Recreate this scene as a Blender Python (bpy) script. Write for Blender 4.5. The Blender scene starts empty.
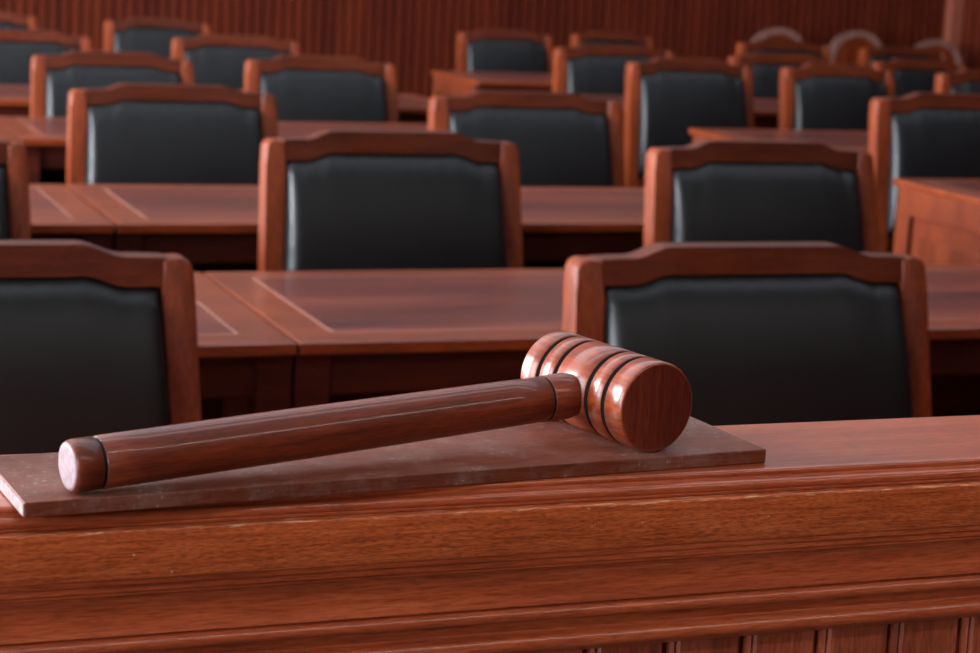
import bpy, bmesh, math, random
from mathutils import Vector, Matrix
random.seed(7)
sc = bpy.context.scene
C = sc.collection
PI = math.pi

# ------------------------------------------------------------ node helpers
def new_mat(name):
    m = bpy.data.materials.new(name); m.use_nodes = True
    nt = m.node_tree; nt.nodes.clear()
    out = nt.nodes.new('ShaderNodeOutputMaterial')
    b = nt.nodes.new('ShaderNodeBsdfPrincipled')
    nt.links.new(b.outputs[0], out.inputs[0])
    return m, nt, b

def node(nt, t, **kw):
    n = nt.nodes.new(t)
    for k, v in kw.items():
        if k.startswith('_'): setattr(n, k[1:], v)
        else: n.inputs[k].default_value = v
    return n

def ramp(nt, fac, stops):
    r = nt.nodes.new('ShaderNodeValToRGB')
    e = r.color_ramp.elements
    while len(e) < len(stops): e.new(0.5)
    for i, (p, c) in enumerate(stops):
        e[i].position = p; e[i].color = (c[0], c[1], c[2], 1)
    nt.links.new(fac, r.inputs[0])
    return r

def lin(r, g, b):
    f = lambda c: ((c/255+.055)/1.055)**2.4 if c/255 > .04045 else c/255/12.92
    return (f(r), f(g), f(b))

def wood(name, dark, mid, light, axis='x', scale=1.0, rough=.28, coat=.35, dust=None, bump=.12, figure=.5, coat_rough=.12, spec=.5, pore=.55):
    """mahogany: long stretched grain, broad figure bands and short dark pores"""
    m, nt, b = new_mat(name)
    tc = nt.nodes.new('ShaderNodeTexCoord')
    oi = nt.nodes.new('ShaderNodeObjectInfo')
    off = node(nt, 'ShaderNodeVectorMath', _operation='SCALE'); off.inputs['Scale'].default_value = 13.0
    comb = nt.nodes.new('ShaderNodeCombineXYZ')
    for k in range(3): nt.links.new(oi.outputs['Random'], comb.inputs[k])
    nt.links.new(comb.outputs[0], off.inputs[0])
    add = node(nt, 'ShaderNodeVectorMath', _operation='ADD')
    nt.links.new(tc.outputs['Object'], add.inputs[0]); nt.links.new(off.outputs[0], add.inputs[1])
    def stretched(long, short):
        mp = nt.nodes.new('ShaderNodeMapping')
        s = {'x': (long, short, short), 'y': (short, long, short), 'z': (short, short, long)}[axis]
        mp.inputs['Scale'].default_value = [v*scale for v in s]
        nt.links.new(add.outputs[0], mp.inputs[0]); return mp
    fig = node(nt, 'ShaderNodeTexNoise', Scale=1.0, Detail=4.0, Distortion=.6)
    nt.links.new(stretched(2.2, 22).outputs[0], fig.inputs['Vector'])
    gr = node(nt, 'ShaderNodeTexNoise', Scale=1.0, Detail=5.0, Roughness=.65)
    nt.links.new(stretched(14, 260).outputs[0], gr.inputs['Vector'])
    po = node(nt, 'ShaderNodeTexNoise', Scale=1.0, Detail=2.0)
    nt.links.new(stretched(90, 900).outputs[0], po.inputs['Vector'])
    mix = node(nt, 'ShaderNodeMix', _data_type='FLOAT'); mix.inputs[0].default_value = figure
    nt.links.new(gr.outputs['Fac'], mix.inputs[2]); nt.links.new(fig.outputs['Fac'], mix.inputs[3])
    cr = ramp(nt, mix.outputs[0], [(.30, dark), (.5, mid), (.70, light)])
    pr = ramp(nt, po.outputs['Fac'], [(.40, (.5, .45, .42)), (.52, (1, 1, 1))])
    mul = node(nt, 'ShaderNodeMix', _data_type='RGBA', _blend_type='MULTIPLY'); mul.inputs[0].default_value = pore
    nt.links.new(cr.outputs[0], mul.inputs[6]); nt.links.new(pr.outputs[0], mul.inputs[7])
    col = mul.outputs[2]
    rough_out = None
    if dust:
        dcol, amount, dscale = dust
        d1 = node(nt, 'ShaderNodeTexNoise', Scale=dscale, Detail=6.0, Roughness=.7)
        nt.links.new(tc.outputs['Object'], d1.inputs['Vector'])
        d2 = node(nt, 'ShaderNodeTexNoise', Scale=dscale*14, Detail=3.0)
        nt.links.new(tc.outputs['Object'], d2.inputs['Vector'])
        r1 = ramp(nt, d1.outputs['Fac'], [(.45, (0, 0, 0)), (.72, (1, 1, 1))])
        r2 = ramp(nt, d2.outputs['Fac'], [(.60, (0, 0, 0)), (.72, (1, 1, 1))])
        mm = node(nt, 'ShaderNodeMath', _operation='MULTIPLY'); nt.links.new(r1.outputs[0], mm.inputs[0]); nt.links.new(r2.outputs[0], mm.inputs[1])
        ma = node(nt, 'ShaderNodeMath', _operation='MULTIPLY'); nt.links.new(mm.outputs[0], ma.inputs[0]); ma.inputs[1].default_value = amount
        m2 = node(nt, 'ShaderNodeMath', _operation='MULTIPLY_ADD'); nt.links.new(r1.outputs[0], m2.inputs[0]); m2.inputs[1].default_value = amount*.22
        nt.links.new(ma.outputs[0], m2.inputs[2])
        mx = node(nt, 'ShaderNodeMix', _data_type='RGBA'); nt.links.new(m2.outputs[0], mx.inputs[0])
        nt.links.new(col, mx.inputs[6]); mx.inputs[7].default_value = (*dcol, 1)
        col = mx.outputs[2]
    nt.links.new(col, b.inputs['Base Color'])
    b.inputs['Roughness'].default_value = rough
    b.inputs['Specular IOR Level'].default_value = spec
    b.inputs['Coat Weight'].default_value = coat
    b.inputs['Coat Roughness'].default_value = coat_rough
    bp = node(nt, 'ShaderNodeBump', Strength=bump, Distance=.001)
    nt.links.new(mix.outputs[0], bp.inputs['Height']); nt.links.new(bp.outputs[0], b.inputs['Normal'])
    m['col_socket'] = 1
    return m

def plain(name, col, rough=.5, metal=0.0, noise=0.0, nscale=30, bump=0.0, spec=.5):
    m, nt, b = new_mat(name)
    tc = nt.nodes.new('ShaderNodeTexCoord')
    n = node(nt, 'ShaderNodeTexNoise', Scale=nscale, Detail=4.0)
    nt.links.new(tc.outputs['Object'], n.inputs['Vector'])
    k = noise
    r = ramp(nt, n.outputs['Fac'], [(.3, tuple(c*(1-k) for c in col)), (.7, tuple(min(1, c*(1+k)) for c in col))])
    nt.links.new(r.outputs[0], b.inputs['Base Color'])
    b.inputs['Roughness'].default_value = rough; b.inputs['Metallic'].default_value = metal
    b.inputs['Specular IOR Level'].default_value = spec
    if bump:
        bp = node(nt, 'ShaderNodeBump', Strength=bump, Distance=.001)
        nt.links.new(n.outputs['Fac'], bp.inputs['Height']); nt.links.new(bp.outputs[0], b.inputs['Normal'])
    return m

MAH = dict(dark=lin(92, 38, 20), mid=lin(134, 60, 32), light=lin(166, 84, 46))
RED = dict(dark=lin(84, 28, 18), mid=lin(122, 46, 30), light=lin(150, 66, 42))
M = {}
M['fascia'] = wood('mahogany_fascia', lin(134, 56, 26), lin(184, 86, 42), lin(206, 108, 58), 'x', 2.0, .38, .2, figure=.25, bump=.12, pore=.8)
M['bench'] = wood('mahogany_mouldings', lin(112, 42, 20), lin(166, 75, 40), lin(192, 100, 60), 'x', 1.0, .34, .5, bump=.08, coat_rough=.16)
M['panel'] = wood('mahogany_boards', lin(96, 38, 22), lin(148, 70, 44), lin(174, 92, 62), 'z', 1.0, .4, .2, bump=.15)
M['gavel'] = wood('gavel_rosewood', lin(60, 18, 8), lin(122, 47, 21), lin(166, 76, 36), 'x', 1.0, .5, .38, spec=.35, coat_rough=.10, bump=.04, figure=.55)
M['gavel_head'] = wood('gavel_head_rosewood', lin(78, 24, 10), lin(128, 50, 23), lin(170, 80, 40), 'x', 1.0, .32, .6, coat_rough=.2, bump=.04, figure=.55)
M['gavel_end'] = wood('gavel_end_grain', lin(66, 22, 14), lin(106, 40, 25), lin(132, 58, 36), 'z', 1.0, .3, .5, coat_rough=.15, bump=.04, figure=.6)
M['board'] = wood('sound_board', lin(86, 38, 22), lin(116, 53, 32), lin(132, 68, 44), 'x', .8, .55, .0, spec=.3, dust=(lin(180, 165, 155), .9, 22), bump=.08, figure=.7)
M['chair'] = wood('chair_mahogany', lin(48, 14, 5), lin(84, 31, 11), lin(108, 46, 18), 'x', .8, .45, .0, spec=.28)
M['chair_v'] = wood('chair_mahogany_upright', lin(66, 22, 7), lin(116, 46, 16), lin(146, 66, 28), 'z', .8, .45, .0, spec=.28)  # uprights toned lighter: side light on the post faces put into the colour
M['desk'] = wood('desk_mahogany', lin(76, 26, 8), lin(124, 50, 20), lin(148, 70, 32), 'x', .6, .32, .3)
M['desk_y'] = wood('desk_mahogany_cross', lin(76, 26, 8), lin(124, 50, 20), lin(148, 70, 32), 'y', .6, .3, .5)
M['desk_v'] = wood('desk_mahogany_upright', lin(62, 19, 6), lin(108, 42, 16), lin(136, 60, 26), 'z', .6, .45, .0, spec=.3)
M['desk_body'] = wood('desk_carcass_shaded', lin(34, 9, 4), lin(62, 18, 8), lin(82, 28, 13), 'x', .6, .5, .0, spec=.2)  # front shade put into the colour of apron, stiles, shelf and recess panel
M['inlay'] = wood('desk_inlay_field', lin(58, 15, 9), lin(102, 36, 23), lin(138, 62, 43), 'x', .35, .34, .45, figure=.85)
M['line'] = plain('inlay_line', lin(150, 98, 80), .4)
M['black'] = plain('black_groove_paint', lin(10, 6, 5), .8)
M['pale'] = plain('pale_end', lin(124, 98, 102), .5, noise=.25, nscale=260)  # handle end face, paler than the turned wood
M['pale_board'] = plain('sawn_pale_edge', lin(140, 116, 114), .7, noise=.35, nscale=220)

def leather():
    m, nt, b = new_mat('black_leather')
    tc = nt.nodes.new('ShaderNodeTexCoord')
    n = node(nt, 'ShaderNodeTexVoronoi', Scale=420.0); nt.links.new(tc.outputs['Object'], n.inputs['Vector'])
    n2 = node(nt, 'ShaderNodeTexNoise', Scale=7.0, Detail=3.0); nt.links.new(tc.outputs['Object'], n2.inputs['Vector'])
    a = node(nt, 'ShaderNodeMath', _operation='MULTIPLY_ADD'); nt.links.new(n.outputs['Distance'], a.inputs[0]); a.inputs[1].default_value = .35
    nt.links.new(n2.outputs['Fac'], a.inputs[2])
    bp = node(nt, 'ShaderNodeBump', Strength=.25, Distance=.002); nt.links.new(a.outputs[0], bp.inputs['Height'])
    nt.links.new(bp.outputs[0], b.inputs['Normal'])
    r = ramp(nt, n2.outputs['Fac'], [(.3, lin(11, 11, 13)), (.7, lin(16, 17, 19))])
    nt.links.new(r.outputs[0], b.inputs['Base Color'])
    b.inputs['Roughness'].default_value = .38; b.inputs['Specular IOR Level'].default_value = .33
    return m
M['leather'] = leather()

# worn chips along the upper arris of the fascia (world z is object z: origin at 0)
def chips(mat, z0, z1):
    nt = mat.node_tree; b = next(n for n in nt.nodes if n.type == 'BSDF_PRINCIPLED')
    src = b.inputs['Base Color'].links[0].from_socket
    tc = nt.nodes.new('ShaderNodeTexCoord'); sp = nt.nodes.new('ShaderNodeSeparateXYZ')
    nt.links.new(tc.outputs['Object'], sp.inputs[0])
    g = node(nt, 'ShaderNodeMath', _operation='COMPARE'); nt.links.new(sp.outputs['Z'], g.inputs[0])
    g.inputs[1].default_value = (z0+z1)/2; g.inputs[2].default_value = (z1-z0)/2
    mp = nt.nodes.new('ShaderNodeMapping'); mp.inputs['Scale'].default_value = (60, 500, 700)
    nt.links.new(tc.outputs['Object'], mp.inputs[0])
    n = node(nt, 'ShaderNodeTexNoise', Scale=1.0, Detail=4.0); nt.links.new(mp.outputs[0], n.inputs['Vector'])
    r = ramp(nt, n.outputs['Fac'], [(.56, (0, 0, 0)), (.62, (1, 1, 1))])
    mm = node(nt, 'ShaderNodeMath', _operation='MULTIPLY'); nt.links.new(g.outputs[0], mm.inputs[0]); nt.links.new(r.outputs[0], mm.inputs[1])
    sc2 = node(nt, 'ShaderNodeTexNoise', Scale=260.0, Detail=1.0); nt.links.new(tc.outputs['Object'], sc2.inputs['Vector'])
    r2 = ramp(nt, sc2.outputs['Fac'], [(.785, (0, 0, 0)), (.80, (1, 1, 1))])
    mx0 = node(nt, 'ShaderNodeMath', _operation='MAXIMUM'); nt.links.new(mm.outputs[0], mx0.inputs[0]); nt.links.new(r2.outputs[0], mx0.inputs[1])
    sw = node(nt, 'ShaderNodeMath', _operation='MULTIPLY'); nt.links.new(mx0.outputs[0], sw.inputs[0]); sw.inputs[1].default_value = .7
    mx = node(nt, 'ShaderNodeMix', _data_type='RGBA'); nt.links.new(sw.outputs[0], mx.inputs[0])
    nt.links.new(src, mx.inputs[6]); mx.inputs[7].default_value = (*lin(214, 160, 120), 1)
    nt.links.new(mx.outputs[2], b.inputs['Base Color'])
chips(M['fascia'], 1.0212, 1.0232)

# ------------------------------------------------------------ mesh helpers
def link(name, bm, mats, parent=None, smooth=False, loc=None):
    bmesh.ops.recalc_face_normals(bm, faces=bm.faces)
    me = bpy.data.meshes.new(name); bm.to_mesh(me); bm.free()
    for mm in (mats if isinstance(mats, (list, tuple)) else [mats]): me.materials.append(mm)
    if smooth:
        for p in me.polygons: p.use_smooth = True
        try: me.set_sharp_from_angle(angle=math.radians(40))
        except Exception: pass
    o = bpy.data.objects.new(name, me); C.objects.link(o)
    if parent: o.parent = parent
    if loc: o.location = loc
    return o

def box(bm, x0, x1, y0, y1, z0, z1, bevel=0, seg=2, mi=0):
    t = bmesh.new()
    vs = [t.verts.new((x, y, z)) for x in (x0, x1) for y in (y0, y1) for z in (z0, z1)]
    for f in ((0, 1, 3, 2), (4, 6, 7, 5), (0, 4, 5, 1), (2, 3, 7, 6), (0, 2, 6, 4), (1, 5, 7, 3)):
        t.faces.new([vs[i] for i in f])
    if bevel: bmesh.ops.bevel(t, geom=list(t.edges), offset=bevel, segments=seg, profile=.5, affect='EDGES')
    for f in t.faces: f.material_index = mi
    merge(bm, t)

def merge(bm, t, fn=None):
    vm = {}
    for v in t.verts: vm[v] = bm.verts.new(fn(v.co) if fn else v.co)
    for f in t.faces:
        try:
            nf = bm.faces.new([vm[v] for v in f.verts]); nf.material_index = f.material_index; nf.smooth = f.smooth
        except ValueError: pass
    t.free()

def prism(bm, pts, y0, y1, bevel=0, seg=2, fn=None, axis='y', mi=0):
    """extrude an outline; axis y: pts are (x,z); axis x: pts are (y,z); axis z: pts are (x,y)"""
    t = bmesh.new()
    def P(p, h): return {'y': (p[0], h, p[1]), 'x': (h, p[0], p[1]), 'z': (p[0], p[1], h)}[axis]
    a = [t.verts.new(P(p, y0)) for p in pts]; b = [t.verts.new(P(p, y1)) for p in pts]
    n = len(pts)
    for i in range(n): t.faces.new((a[i], a[(i+1) % n], b[(i+1) % n], b[i]))
    ea = t.faces.new(a); eb = t.faces.new(b[::-1])
    if bevel:
        ed = set(ea.edges) | set(eb.edges)
        bmesh.ops.bevel(t, geom=list(ed), offset=bevel, segments=seg, profile=.5, affect='EDGES')
    for f in t.faces: f.material_index = mi
    merge(bm, t, fn)

def lathe(bm, prof, seg=64, mats=None, cap0=True, cap1=True):
    """profile of (x, r) turned about the x axis; mats = material per band"""
    rings = []
    for x, r in prof:
        rings.append([bm.verts.new((x, r*math.cos(2*PI*k/seg), r*math.sin(2*PI*k/seg))) for k in range(seg)])
    for i in range(len(rings)-1):
        for k in range(seg):
            f = bm.faces.new((rings[i][k], rings[i][(k+1) % seg], rings[i+1][(k+1) % seg], rings[i+1][k]))
            f.material_index = mats[i] if mats else 0; f.smooth = True
    if cap0: f = bm.faces.new(rings[0][::-1]); f.material_index = mats[-2] if mats else 0
    if cap1: f = bm.faces.new(rings[-1]); f.material_index = mats[-1] if mats else 0

def thing(name, label, cat, loc=(0, 0, 0), rz=0, group=None):
    o = bpy.data.objects.new(name, None); C.objects.link(o)
    o.empty_display_size = .1
    o.location = loc; o.rotation_euler = (0, 0, rz)
    o['label'] = label; o['category'] = cat
    if group: o['group'] = group
    return o

def struct(name, bm, m, smooth=False):
    o = link(name, bm, m, smooth=smooth); o['kind'] = 'structure'; return o

def dup(root, loc, rz=0, scale=(1, 1, 1), label=None, group=None):
    r = root.copy(); C.objects.link(r); r.location = loc; r.rotation_euler = (0, 0, rz); r.scale = scale
    if label: r['label'] = label
    if group: r['group'] = group
    for ch in list(root.children):
        c = ch.copy(); C.objects.link(c); c.parent = r
        for g in ch.children:
            d = g.copy(); C.objects.link(d); d.parent = c
    return r

# ------------------------------------------------------------ room shell
X0, X1, Y0, Y1, H = -4.2, 9.0, -4.5, 13.5, 4.4
floor_m = plain('floor_stone', lin(60, 44, 38), .35, noise=.12, nscale=6)
bm = bmesh.new(); box(bm, X0-.2, X1+.2, Y0-.2, Y1+.2, -.1, 0); struct('floor', bm, floor_m)
ceil_m = plain('ceiling_paint', lin(140, 136, 132), .9)
bm = bmesh.new(); box(bm, X0-.2, X1+.2, Y0-.2, Y1+.2, H, H+.1); struct('ceiling', bm, ceil_m)

wall_wood = wood('wall_panelling', lin(62, 19, 9), lin(90, 31, 14), lin(112, 43, 20), 'z', .25, .65, .0, bump=.05, spec=.15)
# slatted panelling on the far wall: real slats with gaps
def slat_wall(name, a0, a1, pitch, fixed, z0, z1, along='x', d=.02, sign=-1):
    pts = []
    n = int(round((a1-a0)/pitch))
    g = pitch*.34
    pts.append((a0, fixed))
    for i in range(n):
        s = a0+i*pitch
        pts += [(s+g*.5, fixed), (s+g*.5+.004, fixed+sign*d), (s+pitch-g*.5-.004, fixed+sign*d), (s+pitch-g*.5, fixed)]
    pts += [(a1, fixed), (a1, fixed-sign*.1), (a0, fixed-sign*.1)]
    if along == 'y': pts = [(q, p) for p, q in pts]
    bm = bmesh.new(); prism(bm, pts, z0, z1, axis='z')
    return struct(name, bm, wall_wood)
slat_wall('wall_far', X0, X1, .0715, Y1, 0, 1.9)
bm = bmesh.new(); box(bm, X0-.2, X1+.2, Y1, Y1+.2, 1.9, H); struct('wall_far_upper', bm, plain('upper_plaster', lin(110, 84, 76), .9))
slat_wall('wall_right', Y0, Y1, .12, X1, 0, H, along='y')
bm = bmesh.new(); box(bm, X0-.2, X1+.2, Y0-.2, Y0, 0, H)
struct('wall_back', bm, wall_wood)
# left wall with four tall windows
wins = [(-3.4, -1.2), (.0, 2.2), (3.6, 5.8), (7.2, 9.4), (10.6, 12.6)]
WZ0, WZ1 = .45, 3.6
bm = bmesh.new()
box(bm, X0-.2, X0, Y0, Y1, 0, WZ0); box(bm, X0-.2, X0, Y0, Y1, WZ1, H)
prev = Y0
for a, b_ in wins:
    box(bm, X0-.2, X0, prev, a, WZ0, WZ1); prev = b_
box(bm, X0-.2, X0, prev, Y1, WZ0, WZ1)
struct('wall_left', bm, wall_wood)
fr_m = plain('window_frame_paint', lin(220, 220, 216), .5)
glass, nt, b = new_mat('window_glass')
b.inputs['Base Color'].default_value = (.9, .95, 1, 1); b.inputs['Roughness'].default_value = .02
b.inputs['Transmission Weight'].default_value = 1; b.inputs['IOR'].default_value = 1.02
for i, (a, b_) in enumerate(wins):
    bm = bmesh.new()
    for (u0, u1, w0, w1) in ((a, a+.06, WZ0, WZ1), (b_-.06, b_, WZ0, WZ1), (a, b_, WZ0, WZ0+.06), (a, b_, WZ1-.06, WZ1), ((a+b_)/2-.03, (a+b_)/2+.03, WZ0, WZ1), (a, b_, 2.7, 2.75)):
        box(bm, X0-.13, X0-.07, u0, u1, w0, w1)
    w = struct('window_%d' % (i+1), bm, fr_m)

for nm, x, y0, y1 in (('baseboard_right', X1-.045, Y0, Y1),):
    bm = bmesh.new(); box(bm, x, x+.023, y0, y1, 0, .14, .004); struct(nm, bm, M['desk_y'])
bm = bmesh.new(); box(bm, X0, X1-.05, Y1-.043, Y1-.0202, 0, .14, .004); struct('baseboard_far', bm, M['desk'])
# plain pilaster that closes the panelling beside the right-hand wall
pil = wood('pilaster_wood', lin(120, 58, 44), lin(150, 80, 62), lin(172, 100, 80), 'z', .3, .45, .2)
bm = bmesh.new(); box(bm, 8.86, 8.975, Y1-.1, Y1-.021, 0, 1.9, .006); struct('trim_1', bm, pil)

# ------------------------------------------------------------ presiding bench (in the foreground)
def arc(cy, cz, r, a0, a1, n=8):
    return [(cy+r*math.cos(math.radians(a0+(a1-a0)*k/n)), cz+r*math.sin(math.radians(a0+(a1-a0)*k/n))) for k in range(n+1)]
BX0, BX1 = -1.3, 2.7
bench = thing('judges_bench', 'long mahogany bench front with stacked mouldings under the gavel', 'bench', (0, 0, 0))
TOP = 1.0358
def run(name, pts, mat):
    bm = bmesh.new(); prism(bm, pts, BX0, BX1, axis='x')
    return link(name, bm, mat, bench, smooth=True)
back = 1.203
run('top_board', [(back, 1.016), (back, TOP-.002), (back-.002, TOP), (1.0925, TOP)] + arc(1.0912, TOP-.0024, .0024, 90, 215, 8)
    + [(1.0882, 1.0312), (1.0868, 1.0308)] + arc(1.0848, 1.0276, .0032, 95, 235, 10) + [(1.0822, 1.0243), (1.0825, 1.0232), (1.086, 1.0228), (1.086, 1.016)], M['bench'])
run('fascia', [(1.14, .9945), (1.14, 1.016), (1.086, 1.016), (1.086, 1.0228), (1.0772, 1.0228)] + arc(1.0772, 1.0214, .0014, 90, 180, 4)
    + [(1.0755, .9958), (1.0765, .9945)], M['fascia'])
cove = [(1.14, .9595), (1.14, .9945), (1.0772, .9945), (1.0772, .9912), (1.0788, .9906), (1.0788, .9868), (1.0802, .9862), (1.0802, .9842), (1.0822, .9836), (1.083, .9828)]
for k in range(13):
    t = k/12; cove.append((1.0830+.0026*math.sin(t*PI)-.0006*t, .9820-.0220*t))
run('cove_moulding', cove[:-1] + [(1.0824, .9600), (1.0845, .9595)], M['bench'])
run('upper_bead', [(1.14, .9508), (1.14, .9595), (1.0850, .9595), (1.0848, .9585), (1.0818, .9586)] + arc(1.0815, .9548, .0040, 100, 255, 10) + [(1.0845, .9508)], M['bench'])
run('recess_strip', [(1.14, .9425), (1.14, .9508), (1.0862, .9508), (1.0862, .9425)], M['bench'])
run('lower_bead', [(1.14, .9275), (1.14, .9425), (1.0862, .9425), (1.083, .9412)] + arc(1.0836, .9362, .0050, 115, 250, 10) + [(1.0845, .929), (1.0875, .9275)], M['bench'])
# tongue and groove boards
pts = []; x = BX0; ph = .6104 - math.ceil((.6084-BX0)/.0544)*.0544
pts.append((BX0, 1.092))
k = 0; xx = ph+.0544
while xx < BX1-.03:
    pts += [(xx-.003, 1.092), (xx-.0018, 1.0975), (xx+.0018, 1.0975), (xx+.003, 1.0932), (xx+.0055, 1.0918), (xx+.008, 1.0935), (xx+.010, 1.092)]
    xx += .0544
pts += [(BX1, 1.092), (BX1, 1.14), (BX0, 1.14)]
bm = bmesh.new(); prism(bm, pts, .12, .9275, axis='z'); link('front_boards', bm, M['panel'], bench)
bm = bmesh.new(); box(bm, BX0, BX1, 1.08, 1.14, 0, .12, .004); link('plinth', bm, M['bench'], bench)
bm = bmesh.new(); box(bm, BX0, BX1, 1.14, 1.185, 0, 1.016, .003); link('back_panel', bm, M['panel'], bench)
for o in bench.children: pass

# ------------------------------------------------------------ sounding board
BT = 1.0445
FL = Vector((.1550, 1.0650)); FR = Vector((.6232, 1.1040))
d = (FR-FL).normalized(); nrm = Vector((-d.y, d.x))
bd = thing('sound_block', 'thin dusty brown wooden board lying flat under the gavel', 'board', (*FL, TOP+.0002), math.atan2(d.y, d.x))
Lb = (FR-FL).length
bm = bmesh.new()
box(bm, 0.0006, Lb, 0, .101, 0, BT-TOP-.0002, .0006, 2)
link('board', bm, M['board'], bd)
bm = bmesh.new()
box(bm, -0.0002, .0008, .0006, .1004, .0006, BT-TOP-.0010, .0002, 1)
o = link('sawn_end', bm, M['pale_board'], bd); o['label'] = 'pale chipped sawn end'

# ------------------------------------------------------------ gavel
RH, LH, HL = .0286, .1085, .3640
ctr = Vector((.5340, 1.1600, BT+RH+.0002))
ph = -1.3430
a = Vector((math.cos(ph), math.sin(ph), 0)); hb = Vector((a.y, -a.x, 0))
gav = thing('gavel', 'dark glossy wooden gavel with black-grooved head resting on the thin board', 'gavel', (ctr.x, ctr.y, BT))
# head: turned about local x
def head_profile():
    prof = []; ms = []
    g = [.175, .335, .665, .825]; gw = .0020
    prof.append((-LH/2, RH-.0016)); 
    seq = [(-LH/2+.0004, RH-.0006), (-LH/2+.0016, RH)]
    for p in seq: prof.append(p); ms.append(0)
    for q in g:
        xg = -LH/2+LH*q
        for p, m_ in (((xg-gw-.0004, RH), 0), ((xg-gw, RH-.0006), 0), ((xg-gw*.8, RH-.0034), 1), ((xg+gw*.8, RH-.0034), 1), ((xg+gw, RH-.0006), 1), ((xg+gw+.0004, RH), 0)):
            prof.append(p); ms.append(m_)
    for p in ((LH/2-.0016, RH), (LH/2-.0004, RH-.0006), (LH/2, RH-.0016)): prof.append(p); ms.append(0)
    return prof, ms + [2, 2]
prof, ms = head_profile()
bm = bmesh.new(); lathe(bm, prof, 96, ms)
ho = link('gavel_head', bm, [M['gavel_head'], M['black'], M['gavel_end']], gav)
ho.location = (0, 0, RH+.0002); ho.rotation_euler = (0, 0, ph)
for p in ho.data.polygons: p.use_smooth = len(p.vertices) == 4
# handle: local +x runs from the head to the tip
tipz = .0150+.0003
start = Vector((0, 0, RH)); 
horiz = math.sqrt(HL**2-(RH-tipz)**2)
tip = Vector((hb.x*horiz, hb.y*horiz, tipz))
hd = (tip-start).normalized()
q = hd.to_track_quat('X', 'Z')
hp = [(.012, .0128), (RH-.0035, .0130), (RH+.0005, .0142), (RH+.003, .0147), (RH+.0182, .0146), (RH+.0188, .0142), (RH+.0192, .0134), (RH+.0200, .0134), (RH+.0204, .0142)]
hm = [0, 0, 0, 0, 0, 1, 1, 1]
for t in [k/12 for k in range(1, 13)]:
    xx = RH+.0212+(HL-.0185-RH-.0212)*t
    hp.append((xx, .0143+.0009*math.sin(min(1, t*1.25)*PI*.5)-.0003*max(0, t-.6)/.4)); hm.append(0)
hp += [(HL-.0180, .0140), (HL-.0177, .0136), (HL-.0164, .0136), (HL-.0160, .0148), (HL-.004, .0148), (HL-.0020, .0142), (HL-.0006, .0130), (HL, .0116)]
hm += [0, 1, 1, 1, 0, 0, 0, 2]
bm = bmesh.new(); lathe(bm, hp, 64, hm + [0, 2])
h_o = link('handle', bm, [M['gavel'], M['black'], M['pale']], gav)
for p in h_o.data.polygons: p.use_smooth = len(p.vertices) == 4
h_o.location = start; h_o.rotation_mode = 'QUATERNION'; h_o.rotation_quaternion = q

# ------------------------------------------------------------ chairs
CW, CH = .57, .92
def rec(co):   # backrest reclines, rear legs splay back
    y = co.y
    if co.z > .45: y += (co.z-.45)*.17
    else: y += .07*((.45-co.z)/.45)**1.6
    return Vector((co.x, y, co.z))

def sm(t): t = max(0, min(1, t)); return t*t*(3-2*t)
def rail_top(x):      # stepped crest
    return CH-.017 + .017*(1-sm((abs(x)-.135)/.062)) - .002*sm((abs(x)-.2)/.08)
def rail_bot(x): 
    return rail_top(x)-.0425+.003*sm((abs(x)-.1)/.1)
def inner_hw(z):      # half width of the opening
    t = max(0, min(1, (.86-z)/.42)); return CW/2-.043+.003*t+.013*min(1, t*1.6)
def outer_hw(z):
    t = max(0, min(1, (CH-z)/.45)); return CW/2+.014*t

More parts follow.
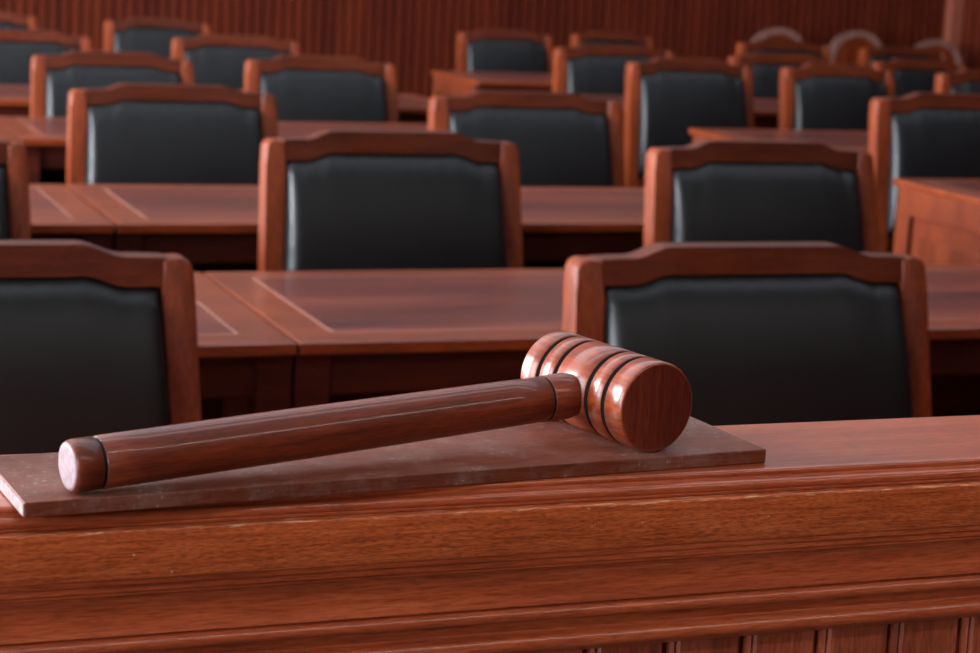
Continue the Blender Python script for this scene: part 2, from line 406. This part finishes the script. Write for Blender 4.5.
def chair_parts(root):
    th = .050
    for s in (-1, 1):
        # back post with rounded outer top corner, running down into the rear leg
        zt = rail_top(CW/2)
        o_pts = [(outer_hw(z), z) for z in (.45, .55, .65, .75, .85, zt-.02)]
        r = .016
        cx, cz = CW/2-r, zt-r
        o_pts += [(cx+r*math.cos(t), cz+r*math.sin(t)) for t in [PI/2*k/6 for k in range(7)]]
        i_pts = [(inner_hw(z), z) for z in (.84, .8, .75, .65, .55, .45)]
        pts = [(.225, 0), (.262, 0), (.275, .25)] + o_pts + [(CW/2-.043, zt-.0005)] + i_pts + [(.24, .25)]
        t = [(s*x, z) for x, z in pts]
        bm = bmesh.new()
        tb = bmesh.new(); prism(tb, t, -.010, .040, bevel=.006, seg=3)
        # subdivide in height so that the recline bends
        for zc in (.1, .2, .3, .4, .45): bmesh.ops.bisect_plane(tb, geom=list(tb.verts)+list(tb.edges)+list(tb.faces), plane_co=(0, 0, zc), plane_no=(0, 0, 1))
        merge(bm, tb, rec)
        link('back_post', bm, M['chair_v'], root, smooth=True)
    # crest rail
    xs = [-(CW/2-.034)+(CW-.068)*k/96 for k in range(97)]
    top = [(x, rail_top(x)) for x in xs]; bot = [(x, rail_bot(x)) for x in xs][::-1]
    bm = bmesh.new(); prism(bm, top+bot, -.0085, .037, bevel=.005, seg=3, fn=rec)
    link('crest_rail', bm, M['chair'], root, smooth=True)
    hw = inner_hw(.47)
    bm = bmesh.new(); t = bmesh.new(); box(t, -hw, hw, -.004, .032, .455, .50, .004); merge(bm, t, rec)
    link('lower_rail', bm, M['chair'], root)
    # padded leather back, bulging on both faces
    nu, nv = 60, 40
    bm = bmesh.new()
    def sheet(sg, T):
        g = []
        for j in range(nv+1):
            v = .5-.5*math.cos(PI*j/nv)
            row = []
            for i in range(nu+1):
                u = -math.cos(PI*i/nu)
                x0 = u*(CW/2-.046)
                zb, zt = .503, rail_bot(x0)-.001
                z = zb+(zt-zb)*v
                x = u*(inner_hw(z)-.001)
                e = (1-abs(u)**34)**.5 * (1-abs(2*v-1)**(16 if v > .5 else 10))**.5
                dome = (.86+.14*(1-u**2))*(1-(.50*((v-.45)/.55)**2.2 if v > .45 else .2*((.45-v)/.45)**2))
                puck = 1
                if abs(u) > .9: puck += .07*math.sin(v*110)*(abs(u)-.9)/.1
                if v > .88: puck += .07*math.sin(u*37)*(v-.88)/.12
                y = .014+sg*(.006+T*e*dome*puck)
                row.append(bm.verts.new(rec(Vector((x, y, z)))))
            g.append(row)
        for j in range(nv):
            for i in range(nu):
                f = bm.faces.new((g[j][i], g[j][i+1], g[j+1][i+1], g[j+1][i])); f.smooth = True
        return g
    A = sheet(-1, .066); B = sheet(1, .030)
    def ring(g): return [g[0][i] for i in range(nu)] + [g[j][nu] for j in range(nv)] + [g[nv][i] for i in range(nu, 0, -1)] + [g[j][0] for j in range(nv, 0, -1)]
    ra, rb = ring(A), ring(B)
    for k in range(len(ra)):
        bm.faces.new((ra[k], ra[(k+1) % len(ra)], rb[(k+1) % len(ra)], rb[k]))
    link('back_cushion', bm, M['leather'], root, smooth=False)
    # seat
    bm = bmesh.new(); prism(bm, [(-.235, -.03), (.235, -.03), (.262, -.44), (-.262, -.44)], .37, .43, bevel=.006, axis='z')
    link('seat_frame', bm, M['chair'], root)
    bm = bmesh.new(); prism(bm, [(-.228, -.032), (.228, -.032), (.255, -.435), (-.255, -.435)], .43, .482, bevel=.018, seg=4, axis='z')
    link('seat_cushion', bm, M['leather'], root, smooth=True)
    for s in (-1, 1):
        bm = bmesh.new(); prism(bm, [(s*.238, .0), (s*.262, .0), (s*.264, .4), (s*.222, .4)], -.432, -.392, bevel=.005)
        link('front_leg', bm, M['chair_v'], root)
        bm = bmesh.new(); box(bm, min(s*.242, s*.262), max(s*.242, s*.262), -.405, .03, .15, .18, .004)
        link('stretcher', bm, M['chair_v'], root)

proto = thing('courtroom_chair', '', 'chair')
chair_parts(proto)

MIDG = 'leather-backed chairs of the courtroom'
# X, Y of the backrest top, width, height of crest, rotation (deg), label
chairs = [
 (1.512, 2.77, .605, .911, 0, 'leather-backed wooden chair directly behind the gavel head, nearest on the right'),
 (.330, 2.75, .59, .922, 0, 'leather-backed wooden chair nearest on the left, cropped by the left edge behind the gavel handle'),
 (1.327, 4.0, .545, .958, 0, 'leather-backed chair left of centre, its whole back standing behind the front desk seam'),
 (2.191, 4.0, .545, .949, 0, 'leather-backed chair just above and behind the chair nearest the gavel head'),
 (.33, 4.0, .50, .945, 0, 'second-row chair at the left edge, only its right back post in view'),
 (1.224, 5.64, .575, .917, 0, 'leather-backed chair with orange-lit left post, upper left in the third row'),
 (2.286, 5.64, .60, .920, 0, 'leather-backed chair in the third row right of centre, partly behind the centre-left chair'),
 (1.279, 6.85, .53, .928, 0, 'fourth-row chair at upper left with light-edged cushion, behind the orange-lit chair'),
 (2.001, 6.85, .53, .934, 0, 'fourth-row chair with wall panelling directly to its right'),
 (1.172, 8.3, .57, .916, 0, 'blurred fifth-row chair cut by the left edge, behind the light-edged chair'),
 (2.058, 8.3, .53, .922, 0, 'blurred fifth-row chair with orange crest, upper left'),
 (2.02, 9.7, .50, .918, 0, 'far chair at upper left showing only its cushion top against the panelling'),
 (1.20, 9.7, .50, .925, 0, 'farthest chair in the top left corner of the picture'),
 (3.71, 5.5, .64, .957, 0, 'large leather-backed chair at the right edge behind the framed desk end'),
 (3.48, 6.97, .51, .958, 0, 'tall-looking leather-backed chair in the right block, aisle end of its row'),
 (4.12, 6.97, .48, .955, 0, 'leather-backed chair in the right block, middle of three in its row'),
 (4.83, 6.97, .50, .950, 0, 'leather-backed chair in the right block at the right edge, above the large chair'),
 (3.725, 8.2, .56, .939, 0, 'leather-backed chair half hidden behind the tall-looking chair on its left'),
 (4.56, 8.2, .54, .925, 0, 'far chair seen in the narrow gap between two right-block chairs'),
 (5.28, 8.2, .48, .92, 0, 'far chair at the right showing a narrow dark cushion above the large chair'),
 (3.80, 9.72, .50, .920, 0, 'far chair standing alone against the panelling at top centre'),
 (5.40, 9.72, .54, .915, 0, 'far chair at right whose cushion top peeks over the middle right-block chair'),
 (6.15, 9.72, .54, .905, 0, 'far chair cushion top right of the peeking one, upper right'),
 (4.95, 10.95, .50, .875, 0, 'farthest chair at top centre, a grey cushion top above the half-hidden chair'),
]
for i, (x, y, w, h, rz, lab) in enumerate(chairs):
    loc = (x, y-.085, 0); s = (w/CW, 1, h/CH)
    if i == 0:
        proto.location = loc; proto.scale = s; proto['label'] = lab; proto['group'] = MIDG
    else: dup(proto, loc, math.radians(rz), s, lab, MIDG)

# round-topped chairs along the far wall
def round_chair(root):
    bm = bmesh.new()
    R = .23
    pts = [(R*math.cos(PI*k/24), .66+.20*math.sin(PI*k/24)) for k in range(25)]
    inn = [((R-.05)*math.cos(PI*k/24), .66+.155*math.sin(PI*k/24)) for k in range(24, -1, -1)]
    prism(bm, [(R, .45)]+pts+[(-R, .45), (-R+.05, .45)]+inn+[(R-.05, .45)], -.025, .025, bevel=.006)
    link('back_hoop', bm, M['rc'], root, smooth=True)
    bm = bmesh.new()
    prism(bm, [((R-.05)*math.cos(PI*k/24), .66+.155*math.sin(PI*k/24)) for k in range(25)]+[(-R+.05, .5), (R-.05, .5)], -.015, .015, bevel=.004)
    link('back_splat', bm, M['chair_v'], root)
    bm = bmesh.new(); box(bm, -.24, .24, -.46, .03, .41, .45, .01); link('seat', bm, M['chair'], root)
    for sx in (-.21, .21):
        for sy in (-.43, 0):
            bm = bmesh.new(); box(bm, sx-.02, sx+.02, sy-.02, sy+.02, 0, .41, .004); link('leg', bm, M['chair_v'], root)
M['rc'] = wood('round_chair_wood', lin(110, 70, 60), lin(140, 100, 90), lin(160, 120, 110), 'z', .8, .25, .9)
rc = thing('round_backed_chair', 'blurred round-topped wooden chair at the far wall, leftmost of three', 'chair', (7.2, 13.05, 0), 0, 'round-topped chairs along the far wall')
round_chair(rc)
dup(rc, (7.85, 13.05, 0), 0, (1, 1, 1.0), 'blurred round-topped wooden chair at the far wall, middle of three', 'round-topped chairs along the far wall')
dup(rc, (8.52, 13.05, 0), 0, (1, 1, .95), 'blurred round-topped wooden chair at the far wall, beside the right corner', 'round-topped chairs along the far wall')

# ------------------------------------------------------------ desks
def desk(x0, x1, y0, label, group, dep=.64, z=.75):
    w = x1-x0
    t = thing('courtroom_desk', label, 'desk', (x0, y0, 0), 0, group)
    bm = bmesh.new(); 
    box(bm, 0.001, w-.001, 0, dep, z-.020, z, .003, 3)
    top = link('desktop', bm, M['desk'], t)
    # border strips, light line and glossy field, set flush in the top (0.3 mm proud)
    e = .072; q = .0045
    bm = bmesh.new()
    for (a0, a1, b0, b1) in ((e, w-e, e, e+q), (e, w-e, dep-e-q, dep-e), (e, e+q, e+q, dep-e-q), (w-e-q, w-e, e+q, dep-e-q)):
        box(bm, a0, a1, b0, b1, z-.002, z+.0004)
    link('inlay_line', bm, M['line'], top)
    bm = bmesh.new(); box(bm, e+q, w-e-q, e+q, dep-e-q, z-.002, z+.0003); link('inlay_field', bm, M['inlay'], top)
    for s, xa in ((0, .02), (1, w-.045)):
        bm = bmesh.new()
        box(bm, xa, xa+.025, .066, dep-.03, 0, z-.020, .002)
        ep = link('end_panel', bm, M['desk_v'], t)
        # raised frame mouldings on the outer face
        xo0, xo1 = (xa-.016, xa) if s == 0 else (xa+.025, xa+.041)
        bm = bmesh.new()
        for (b0, b1, c0, c1) in ((.066, dep-.03, z-.095, z-.020), (.066, dep-.03, 0, .10), (.066, .13, .10, z-.095), (dep-.095, dep-.03, .10, z-.095)):
            box(bm, xo0, xo1, b0, b1, c0, c1, .002)
        link('panel_frame', bm, M['desk_v'], ep)
        xi0, xi1 = (xa-.010, xa) if s == 0 else (xa+.025, xa+.035)
        bm = bmesh.new(); box(bm, xi0, xi1, .175, dep-.145, .15, z-.150, .004); link('raised_panel', bm, M['desk_v'], ep)
    # user side: apron, stiles, shelf
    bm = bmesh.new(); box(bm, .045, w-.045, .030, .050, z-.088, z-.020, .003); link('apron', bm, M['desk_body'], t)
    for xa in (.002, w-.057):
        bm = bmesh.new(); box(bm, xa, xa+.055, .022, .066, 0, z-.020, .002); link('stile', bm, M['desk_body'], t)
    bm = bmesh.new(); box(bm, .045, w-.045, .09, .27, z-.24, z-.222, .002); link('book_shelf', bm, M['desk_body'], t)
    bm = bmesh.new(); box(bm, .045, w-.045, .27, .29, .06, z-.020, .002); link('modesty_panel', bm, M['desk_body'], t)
    return t
MA, MB = .822, 2.66
G = 'courtroom desks in rows'
desk(MA, MB, 2.88, 'mahogany desk right behind the gavel, pale inlay line on its top, seam at its left', G)
desk(-1.02, .8205, 2.88, 'front-row mahogany desk left of the seam, mostly behind the left chair', G)
desk(MA-.04, 2.50, 4.11, 'second-row mahogany desk behind the centre-left chair', G)
desk(-1.06, MA-.044, 4.11, 'second-row mahogany desk left of the seam at the left edge', G)
desk(MA, MB, 5.76, 'third-row mahogany desk behind the orange-lit left chair', G)
desk(-1.02, .8205, 5.76, 'third-row mahogany desk at the left edge, only its top corner showing', G)
desk(MA, MB-.05, 7.0, 'fourth-row mahogany desk seen in the gap at the left edge', G)
desk(3.155, 5.0, 4.35, 'mahogany desk at the right edge showing its orange framed end panel', G)
desk(3.21, 5.0, 5.77, 'right-block mahogany desk between the tall-looking chair and the second-row chair', G)
desk(3.18, 5.0, 7.19, 'right-block mahogany desk behind the tall-looking chair, a small strip of top showing', G)
desk(3.18, 5.0, 8.43, 'far right-block mahogany desk with orange end in front of the lone chair', G)
desk(MA, MB-.05, 8.45, 'fifth-row mahogany desk at the far left behind the chairs', G)
desk(5.004, 6.8, 8.43, 'far right-block mahogany desk behind the chairs at the right', G)

# ------------------------------------------------------------ light
def area(name, loc, rot, sx, sy, power, col, spread=PI):
    l = bpy.data.lights.new(name, 'AREA'); l.shape = 'RECTANGLE'; l.size = sx; l.size_y = sy; l.energy = power; l.color = col; l.spread = spread
    o = bpy.data.objects.new(name, l); C.objects.link(o); o.location = loc; o.rotation_euler = rot
    return o
WP = {0: 230, 1: 270, 2: 1450, 3: 650, 4: 500}
for i, (a_, b_) in enumerate(wins):
    area('window_daylight', (X0-.25, (a_+b_)/2, (WZ0+WZ1)/2), (0, -PI/2, 0), WZ1-WZ0, b_-a_, WP[i], (.87, .93, 1.0))
lamp_m, nt, b = new_mat('added_light_diffuser')
b.inputs['Base Color'].default_value = (.9, .9, .9, 1); b.inputs['Emission Color'].default_value = (.78, .88, 1, 1); b.inputs['Emission Strength'].default_value = 2.6
lp = thing('added_ceiling_light', 'added broad flat ceiling light above the desks, out of view', 'light', (2.4, 2.2, H), 0, 'added ceiling strip lights')  # unseen ceiling lights added to put highlights on the cushion tops
bm = bmesh.new(); box(bm, -4, 4, -.30, .30, -.06, 0, .01); link('housing', bm, fr_m, lp)
bm = bmesh.new(); box(bm, -3.95, 3.95, -.26, .26, -.07, -.06); link('diffuser', bm, lamp_m, lp)
for y in (4.0, 5.8, 7.6, 9.4): dup(lp, (2.4, y, H))
lamp2 = lamp_m.copy(); lamp2.node_tree.nodes['Principled BSDF'].inputs['Emission Strength'].default_value = 22.0
lamp2.node_tree.nodes['Principled BSDF'].inputs['Emission Color'].default_value = (1, .95, .9, 1)
pl = thing('added_pendant_light', 'slim pendant strip light hung over the judges platform', 'light', (1.6, -1.4, 3.8))  # unseen pendant added to brighten the bench and streak the gavel handle
bm = bmesh.new(); box(bm, -4.2, 4.2, -.09, .09, 0, .07, .01)
for x in (-3.6, 0, 3.6): box(bm, x-.006, x+.006, -.006, .006, .07, H-3.8)
link('housing', bm, fr_m, pl)
bm = bmesh.new(); box(bm, -4.15, 4.15, -.055, .055, -.008, 0); link('diffuser', bm, lamp2, pl)

w = bpy.data.worlds.new('World'); sc.world = w; w.use_nodes = True
bg = w.node_tree.nodes['Background']
bg.inputs[0].default_value = (.75, .86, 1.0, 1); bg.inputs[1].default_value = .3

# ------------------------------------------------------------ camera
cam = bpy.data.cameras.new('Camera'); co = bpy.data.objects.new('Camera', cam); C.objects.link(co)
r = Vector((0.9336359, -0.3546181, 0.05069532)); u = Vector((0.01906688, 0.1905119, 0.98149971)); f = Vector((0.35771562, 0.91539676, -0.1846302))
co.matrix_world = Matrix(((r.x, u.x, -f.x, 0), (r.y, u.y, -f.y, 0), (r.z, u.z, -f.z, 1.35), (0, 0, 0, 1)))
cam.sensor_width = 36; cam.lens = 2040/980*36; cam.clip_start = .05
cam.dof.use_dof = True; cam.dof.focus_distance = 1.32; cam.dof.aperture_fstop = 13.5
sc.camera = co
sc.view_settings.view_transform = 'Standard'; sc.view_settings.look = 'None'
sc.view_settings.exposure = 0.04; sc.view_settings.gamma = 1.0; sc.view_settings.use_curve_mapping = False
